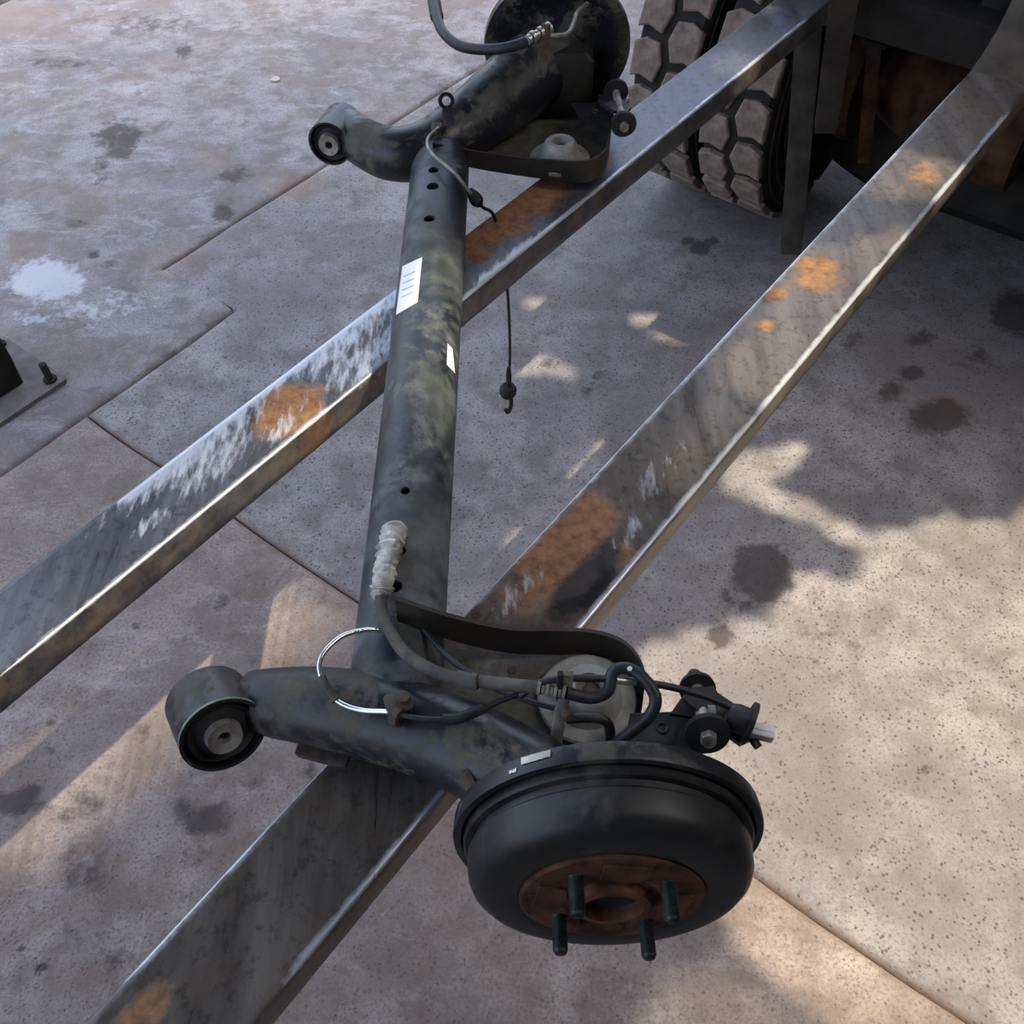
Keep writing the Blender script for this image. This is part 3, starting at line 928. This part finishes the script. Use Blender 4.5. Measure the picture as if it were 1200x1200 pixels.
    P('damper_pin', MB().cyl(pr_ - pin * .016, pf + pin * .012, .0068), M['zinc'], br)
    P('washer', MB().lathe(pr_, pin, [(-.003, 0), (-.003, .017), (.003, .018), (.003, 0)], 28), M['rubber'], br)
    P('washer', MB().lathe(pr_, pin, [(-.010, 0), (-.010, .012), (-.004, .012), (-.004, 0)], 28), M['clip'], br)
    P('washer', MB().lathe(pf, pin, [(-.004, 0), (-.004, .0205), (.002, .0205), (.004, .014), (.004, 0)], 28), M['rubber'], br)
    if not near:
        for q_ in (pr_, pf):
            P('rubber_bush', MB().lathe(q_, pin, [(-.016, 0), (-.016, .016), (-.006, .021), (.002, .021), (.003, 0)], 24), M['rubber'], br)
    P('bolt_head', MB().lathe(pf, pin, [(.004, .008), (.011, .0075), (.012, .005), (.012, 0)], 6), M['steel'], br)
    P('bolt_head', MB().lathe(pr_, pin, [(-.024, 0), (-.024, .0065), (-.010, .0075)], 12), M['clip'], br)
    return arm, bp, drum, pan, br
arm, bplate, drum, pan, brk = end(None)
arm2, bplate2, drum2, pan2, brk2 = end(YM)

def pipe(name, L, r, mat, parent=AX, n=10, k=8):
    return part(name, MB().tube(pixpath(L, k), r, n), mat, parent, None, 60)

# ---- near end: cables, hoses, bracket and sensor
hb = pipe('handbrake_cable', [(448, 690, .961), (447, 712, .962), (456, 738, .962), (478, 768, .968), (520, 791, .980), (575, 800, .990), (634, 806, .997)], .0062, M['sleeve'])
tp = MB()
tpp = pixpath([(464, 619, .957), (458, 638, .960), (453, 662, .961), (448, 688, .961), (446, 701, .961)], 9)
tp.tube(tpp, [.0105 + .0022 * math.sin(i * 1.9) + (.002 if i < 12 else -.0035 * max(0, (i - 26) / 10)) for i in range(len(tpp))], 16)
for i, p in enumerate(tp.v):
    tp.v[i] = p + Vector((noise.noise(p * 160), noise.noise(p * 160 + Vector((9, 0, 0))), noise.noise(p * 160 + Vector((0, 9, 0))))) * .003
part('tape_wrap', tp, M['tape'], hb, None, 25)['label'] = 'crumpled silvery tape around the cable end'
pipe('cable_collar', [(536, 795, .984), (548, 798, .987), (560, 799, .989)], .0080, M['sleeve'], hb)
fit = MB()
fa, fb = at(630, 806, .997), at(664, 812, .997)
fd = (fb - fa)
for q in range(7):
    fit.cyl(fa + fd * (q / 7), fa + fd * ((q + .75) / 7), .0068 if q % 2 == 0 else .0052, n=14)
part('cable_ferrule', fit, M['zinc'], hb)
# upright bracket plate carrying the hose
b0, b1 = at(649, 880, .935), at(666, 789, 1.012)
bd = (b1 - b0)
hbk = part('hose_bracket', MB().bbox((b0 + b1) / 2, Vector((.0055, 0, 0)), Vector((0, .0022, 0.001)), bd / 2, .2), M['zinc'], AX)
part('bracket_foot', MB().bbox(b0 + Vector((-.004, .0, -.004)), (.012, 0, 0), (0, .010, 0), (0, 0, .006), .2), M['zinc'], hbk)
part('retaining_clip', MB().bbox(at(656, 806, 1.0), (.0028, 0, 0), (0, .003, 0), (0, .004, .020), .2), M['rubber'], hbk)
part('bracket_screw', MB().lathe(at(664, 836, .975), (0.4, -1, .3), [(-.004, .006), (.004, .006), (.006, .004), (.006, 0)], 10), M['clip'], hbk)
pipe('brake_hose', [(664, 812, .997), (692, 818, .992), (712, 810, .994), (716, 794, 1.0), (722, 785, 1.004), (738, 784, 1.006), (756, 797, 1.006), (768, 818, 1.0), (762, 838, .99), (742, 856, .97), (722, 872, .95), (706, 892, .93)], .0058, M['hose'], n=14)
pipe('hose_elbow', [(664, 842, .965), (690, 841, .965), (706, 843, .962), (714, 852, .955), (716, 884, .93)], .0048, M['hose'], n=12)
part('paint_dot', MB().lathe(at(738, 783.5, 1.0125), (0, -.5, 1), [(-.002, .0022), (.0006, .0022), (.001, 0)], 12), M['white'], hbk)
pipe('sensor_wire', [(610, 815, .985), (634, 800, 1.0), (668, 795, 1.004), (720, 796, .998), (770, 802, .99), (820, 814, .98), (868, 834, .972)], .0034, M['hose'])
pipe('steel_clip_pipe', [(722, 797, 1.0), (745, 799, .995)], .0038, M['steel'])
pipe('thin_wire', [(490, 730, .94), (520, 765, .95), (545, 785, .955), (600, 815, .965), (650, 830, .965)], .0028, M['hose'])
lp = pipe('brake_pipe', [(450, 739, .953), (430, 738, .958), (402, 745, .963), (381, 763, .966), (374, 782, .966), (381, 803, .965), (396, 822, .962), (422, 832, .964), (456, 834, .972)], .0026, M['bright'])
lp['label'] = 'bright looped brake pipe'
pipe('pipe_sleeve', [(377, 794, .9655), (382, 806, .965), (394, 821, .962)], .0046, M['sleeve'], lp)
pipe('pipe_wire', [(456, 834, .972), (485, 841, .975), (520, 843, .976), (552, 837, .978), (585, 822, .982), (612, 812, .986)], .0026, M['hose'], lp)
pipe('pipe_sleeve', [(520, 843, .976), (540, 841, .977), (568, 829, .980)], .0052, M['hose'], lp)
cl = part('pipe_clip', MB().bbox(at(467, 826, .968), (.012, .003, 0), (-.003, .010, 0), (0, 0, .008), .3), M['clip'], AX)
part('clip_ring', MB().lathe(at(466, 840, .970), (.8, -.5, .2), [(-.004, .004), (-.004, .009), (.004, .009), (.004, .004), (-.004, .004)], 16), M['clip'], cl)
part('clip_bolt', MB().lathe(at(474, 820, .975), (0, 0, 1), [(0, .006), (.007, .006), (.007, 0)], 6), M['clip'], cl)
# sensor holder and plug
hp = [at(u, v, .958) for u, v in ((800, 818), (842, 812), (880, 838), (890, 862), (868, 872), (838, 850))]
sen = part('sensor_holder', MB().prism(hp, (0, 0, -.006)), M['bracket'], brk)
part('holder_hole', MB().prism([at(u, v, .9585) for u, v in ((829, 826), (838, 827), (840, 838), (832, 842))], (0, 0, .0006)), M['zinc'], sen)
c0, c1 = at(856, 838, .970), at(878, 848, .968)
cd = (c1 - c0).normalized()
part('sensor_cap', MB().lathe(c0, cd, [(-.004, 0), (-.003, .010), (.004, .013), (.016, .0135), (.016, .0205), (.020, .0205), (.020, 0)], 30), M['hose'], sen)
p0, p1 = at(880, 855, .966), at(906, 861, .964)
pd = (p1 - p0)
sd_ = Vector((-pd.y, pd.x, 0)).normalized()
part('white_plug', MB().bbox((p0 + p1) / 2, pd / 2, sd_ * .0062, Vector((0, 0, .006)), .12), M['white'], sen)
part('plug_rib', MB().bbox((p0 + p1) / 2 + Vector((0, 0, .006)), pd * .42, sd_ * .0015, Vector((0, 0, .0012)), .2), M['white'], sen)
part('holder_screw', MB().lathe(at(884, 869, .958), (0.5, -1, 0), [(-.006, .004), (.006, .004), (.006, 0)], 10), M['clip'], sen)
# scraped white mark and a bleed clip on the plate rim
tilt = math.radians(8.0)
nx = Vector((0, -math.cos(tilt), math.sin(tilt))); ux = Vector((1, 0, 0)); wx = Vector((0, math.sin(tilt), math.cos(tilt)))
dc = Vector((0.0785, 0.254, .985))
def rimpatch(a0, a1, d0, d1, r=.1282, k=8):
    Q = []
    for d in (d0, d1):
        for i in range(k + 1):
            a = math.radians(a0 + (a1 - a0) * i / k)
            wv = .0012 * noise.noise((i * 1.7, d * 400, 2))
            Q.append(dc + nx * (d + wv) + (ux * math.cos(a) + wx * math.sin(a)) * r)
    mb = MB(); mb.add(Q, [(i, i + 1, k + 2 + i, k + 1 + i) for i in range(k)])
    return mb
part('scraped_mark', rimpatch(113, 124, -.013, -.007), M['tape'], bplate)
part('scraped_mark', rimpatch(126, 129, -.006, -.003), M['tape'], bplate)
part('rim_clip', MB().bbox(at(549, 916, .955), (.004, .003, 0), (-.004, .010, 0), (0, 0, .004), .2), M['clip'], bplate)

# ---- far end: cable, fitting, eye tab, dangling pipe and connector
hf = pipe('handbrake_cable', [(506, -18, 1.05), (510, 10, 1.045), (518, 36, 1.04), (540, 54, 1.04), (575, 58, 1.05), (605, 53, 1.06), (626, 44, 1.07)], .0085, M['hose'])
pipe('cable_boot', [(506, -18, 1.05), (509, 4, 1.043), (512, 20, 1.038)], .0115, M['sleeve'], hf)
fit = MB(); fa, fb = at(618, 47, 1.07), at(645, 32, 1.075); fd = fb - fa
for q in range(6):
    fit.cyl(fa + fd * (q / 6), fa + fd * ((q + .75) / 6), .0095 if q % 2 else .0075, n=14)
part('cable_ferrule', fit, M['steel'], hf)
f0, f1 = at(634, 90, 1.02), at(640, 28, 1.085)
part('hose_bracket', MB().bbox((f0 + f1) / 2, (.008, 0, 0), (0, .003, 0), (f1 - f0) / 2, .2), M['clip'], AX)
pipe('brake_pipe', [(643, 42, 1.07), (664, 40, 1.07), (672, 28, 1.07), (677, 14, 1.07), (688, 4, 1.07)], .0035, M['zinc'])
ring = at(523, 118, 1.0)
tabo = part('eye_tab', MB().lathe(ring, (0.15, -1, 0.35), [(-.002, .007), (-.002, .013), (.002, .013), (.002, .007), (-.002, .007)], 24), M['bracket'], AX)
rb = at(526, 144, .975)
part('tab_stem', MB().bbox((ring + rb) / 2 + (rb - ring) * .2, (.0085, 0, 0), (0, .003, .001), (rb - ring) * .38, .2), M['bracket'], tabo)
part('cable_clip', MB().bbox(at(513, 153, .953), (.010, 0, 0), (0, .012, 0), (0, 0, .010), .3), M['clip'], AX)
dp = pipe('brake_pipe', [(514, 150, .962), (503, 160, .962), (501, 170, .962), (507, 181, .963), (520, 192, .962), (535, 205, .955), (552, 227, .925)], .0026, M['zinc'])
w0 = at(557, 232, .915)
part('rubber_grommet', MB().lathe(w0 + (at(551, 224, .925) - w0), (at(563, 241, .905) - at(551, 224, .925)), [(-.004, 0), (-.003, .005), (.004, .008), (.012, .0105), (.020, .0105), (.026, .006), (.03, 0)], 20), M['rubber'], dp)
e0 = at(566, 243, .895)
hang = [tuple(w0), tuple(e0), (e0.x + .018, e0.y + .022, .86), (e0.x + .035, e0.y + .020, .76), (e0.x + .042, e0.y + .0, .62), (e0.x + .040, e0.y - .02, .52)]
part('hanging_wire', MB().tube(spline(hang, 8), .0028, 10), M['hose'], dp, None, 60)
ce = Vector(hang[-1])
part('wire_boot', MB().tube([ce + Vector((0, 0, .05)), ce + Vector((0, 0, .03)), ce + Vector((0, 0, .005)), ce], [.0035, .0055, .005, .0065], 12), M['rubber'], dp)
con = part('wire_connector', MB().lathe(ce, (-.15, .1, -1), [(-.004, 0), (-.002, .012), (.006, .0165), (.016, .0165), (.024, .012), (.026, .0)], 20), M['rubber'], dp)
part('connector_hook', MB().tube(spline([tuple(ce + Vector(q)) for q in ((.004, -.004, -.02), (.004, -.006, -.045), (-.002, -.008, -.06), (-.006, -.008, -.052))], 6), .004, 10), M['rubber'], con)
part('connector_tab', MB().bbox(ce + Vector((-.012, -.004, -.035)), (.006, 0, 0), (0, .0025, 0), (0, 0, .018), .2), M['tape'], con)
# lever poking out of the far plate
part('plate_lever', MB().bbox(at(582, 93, .93), (.018, .010, 0), (-.004, .008, 0), (0, 0, .006), .3), M['clip'], bplate2)

# ------------------------------------------------------------------ the truck behind
RT, SW, TBR, WT = 0.47, 2.69, -0.832, 0.20
TRK = thing('truck', 'rear of a dark lorry with dual chunky tread tyres behind the rails', 'truck', tuple(st(SW, -0.2, 0)))
def ring(s, t, th, r):
    return st(s + r * math.cos(th), t, RT + r * math.sin(th))
pent = [(-.48, -.34), (-.12, -.5), (.34, -.44), (.5, .02), (.30, .5), (-.14, .40), (-.48, .5)]
def tyre(tr, blockmat, width=WT):
    """tyre whose side towards the chassis is at t = tr"""
    tc = tr - width / 2
    prof = [(-.5, .60), (-.5, .72), (-.53, .84), (-.50, .93), (-.44, .962), (-.2, .968), (.2, .968), (.44, .962), (.50, .93), (.53, .84), (.5, .72), (.5, .60), (.40, .57), (-.40, .57), (-.5, .60)]
    c = st(SW, tc, RT)
    ty = part('tyre', MB().lathe(c, DT, [(a * width * .94, b * RT) for a, b in prof], 72), M['sidewall'], TRK)
    part('wheel_disc', MB().lathe(c, DT, [(-.04, 0), (-.04, .12), (.02, .19), (.06, .275), (.08, .275), (.04, .19), (-.02, .12), (-.02, 0)], 40), M['dark'], TRK)
    for rr in (.885, .80, .70):
        part('sidewall_ring', MB().lathe(c, DT, [(width * .495, rr * RT - .004), (width * .515, rr * RT), (width * .495, rr * RT + .004)], 64), M['truckbar'], ty)
    rows = 23
    org = TRK.location
    for cidx, (cx, bw) in enumerate(((-.25, .47), (.25, .47))):
        # one shared block mesh per row of the tread
        A = 2 * math.pi / rows * .86
        P = []; lip = .12
        for lev, sc_ in ((.955, 1.0), (.992, 1.0), (1.0, .90)):
            for px, py in pent:
                fx = px if cidx == 0 else -px
                a = A * py * sc_
                P.append((math.cos(a) * RT * lev, fx * bw * width * sc_ , math.sin(a) * RT * lev))
        nn = len(pent)
        Fb = [tuple(range(2 * nn, 3 * nn))]
        for L_ in (0, 1):
            Fb += [(L_ * nn + j, L_ * nn + (j + 1) % nn, (L_ + 1) * nn + (j + 1) % nn, (L_ + 1) * nn + j) for j in range(nn)]
        me = bpy.data.meshes.new('tread_block')
        me.from_pydata(P, [], Fb)
        bm = bmesh.new(); bm.from_mesh(me); bmesh.ops.recalc_face_normals(bm, faces=bm.faces); bm.to_mesh(me); bm.free()
        me.materials.append(M[blockmat])
        for k in range(rows):
            th = 2 * math.pi * (k + .5 * cidx) / rows
            o = bpy.data.objects.new('tread_block', me)
            col.objects.link(o)
            o.parent = ty
            er = DS * math.cos(th) + Vector((0, 0, 1)) * math.sin(th)
            et = DS * -math.sin(th) + Vector((0, 0, 1)) * math.cos(th)
            R3 = Matrix((er, DT, et)).transposed().to_4x4()
            o.matrix_local = Matrix.Translation(st(SW, tc + cx * width, RT) - org) @ R3
    return ty
tyre(TBR, 'tread')
tyre(TBR - WT - 0.035, 'tread')
tyre(0.55, 'tread')
tyre(0.55 + WT + 0.035, 'tread')
zc = RT
part('axle_housing', MB().tube([st(SW, -1.1, zc), st(SW, -.74, zc), st(SW, -.66, zc), st(SW, -.54, zc), st(SW, -.42, zc), st(SW, .60, zc)], [.065, .065, .12, .17, .10, .065], 20), M['truckrust'], TRK)
part('hub_drum', MB().lathe(st(SW, TBR + .02, RT), DT, [(0, 0), (0, .19), (.07, .20), (.09, .19), (.09, 0)], 36), M['truckrust'], TRK)
part('hub_drum', MB().lathe(st(SW, -.27, RT), -DT, [(0, 0), (0, .19), (.07, .20), (.09, .19), (.09, 0)], 36), M['truckrust'], TRK)
# unseen flat bed added to shade the wheels; bearers
part('added_shade_bed', MB().bbox(st(4.4, -.45, 1.10), DT * 1.0, DS * 2.05, Vector((0, 0, .04)), .02), M['dark'], TRK)
for t in (-.775, -.31):
    part('chassis_member', MB().bbox(st(4.4, t, .96), DT * .035, DS * 1.95, Vector((0, 0, .105)), .06), M['dark'], TRK)
for t in (-.69, -.39):
    for q in range(4):
        part('spring_leaf', MB().bbox(st(SW, t, .60 + .014 * q), DT * .035, DS * (.10 + .05 * q), Vector((0, 0, .0065)), .1), M['dark'], TRK)
def bar(u0, v0, z0, u1, v1, z1, w, th, mat, top=1.08, name='hanger_bar'):
    a, b = at(u0, v0, z0), at(u1, v1, z1)
    d = b - a
    b = b + d * ((top - b.z) / d.z)
    d = b - a
    x = d.cross(Vector((0.25, 1, 0))).normalized(); y = d.cross(x).normalized()
    return part(name, MB().bbox((a + b) / 2, x * w, y * th, d / 2, .12), mat, TRK)
bar(927, 296, .12, 950, 6, .797, .030, .010, M['truckbar'], .797)
bar(967, 153, .50, 989, 0, .90, .028, .010, M['truckbar'])
bar(1012, 190, .30, 1030, 0, .72, .018, .008, M['truckrust'])
bar(1042, 170, .22, 1062, 0, .62, .030, .010, M['dark'])
part('dark_filler_box', MB().bbox(st(3.06, -.16, .49), DT * .66, DS * .34, Vector((0, 0, .40)), .12), M['dark'], TRK)  # made-up dark box that fills the black area under the bed
part('bearer', MB().bbox(st(2.37, -.54, RAILZ - .052 - .0505), DT * .28, DS * .05, Vector((0, 0, .05)), .08), M['dark'], TRK)
for t in (-.60, -.44):
    part('bearer_hanger', MB().bbox(st(2.43, t, .92), DT * .03, DS * .02, Vector((0, 0, .16)), .08), M['dark'], TRK)
# upright welded on the brown rail, with a curved foot
us = railpt(1148, 86)[0]
ua = st(us, lineB(us)[0] + .055, RAILZ)
foot = [(0.0, 0.0), (0.06, 0.012), (0.11, 0.04), (0.14, 0.09), (0.155, 0.16), (0.165, 0.32), (0.30, 0.32), (0.30, 0.0)]
part('rail_upright', MB().prism([ua - DT * .055 + DS * a + Vector((0, 0, b - .001)) for a, b in foot], DT * .11), M['railup'], railBo)

# ------------------------------------------------------------------ small thing on the floor
cp = at(323, 94, 0)
co = obj('bottle_cap', MB().lathe((cp.x, cp.y, -0.001), (0, 0, 1), [(0, 0), (0, .0185), (.006, .0185), (.008, .016), (.008, 0)], 28), M['coin'], origin=(cp.x, cp.y, 0))
tag(co, 'small pale round flat cap lying on the stained slab', 'cap')
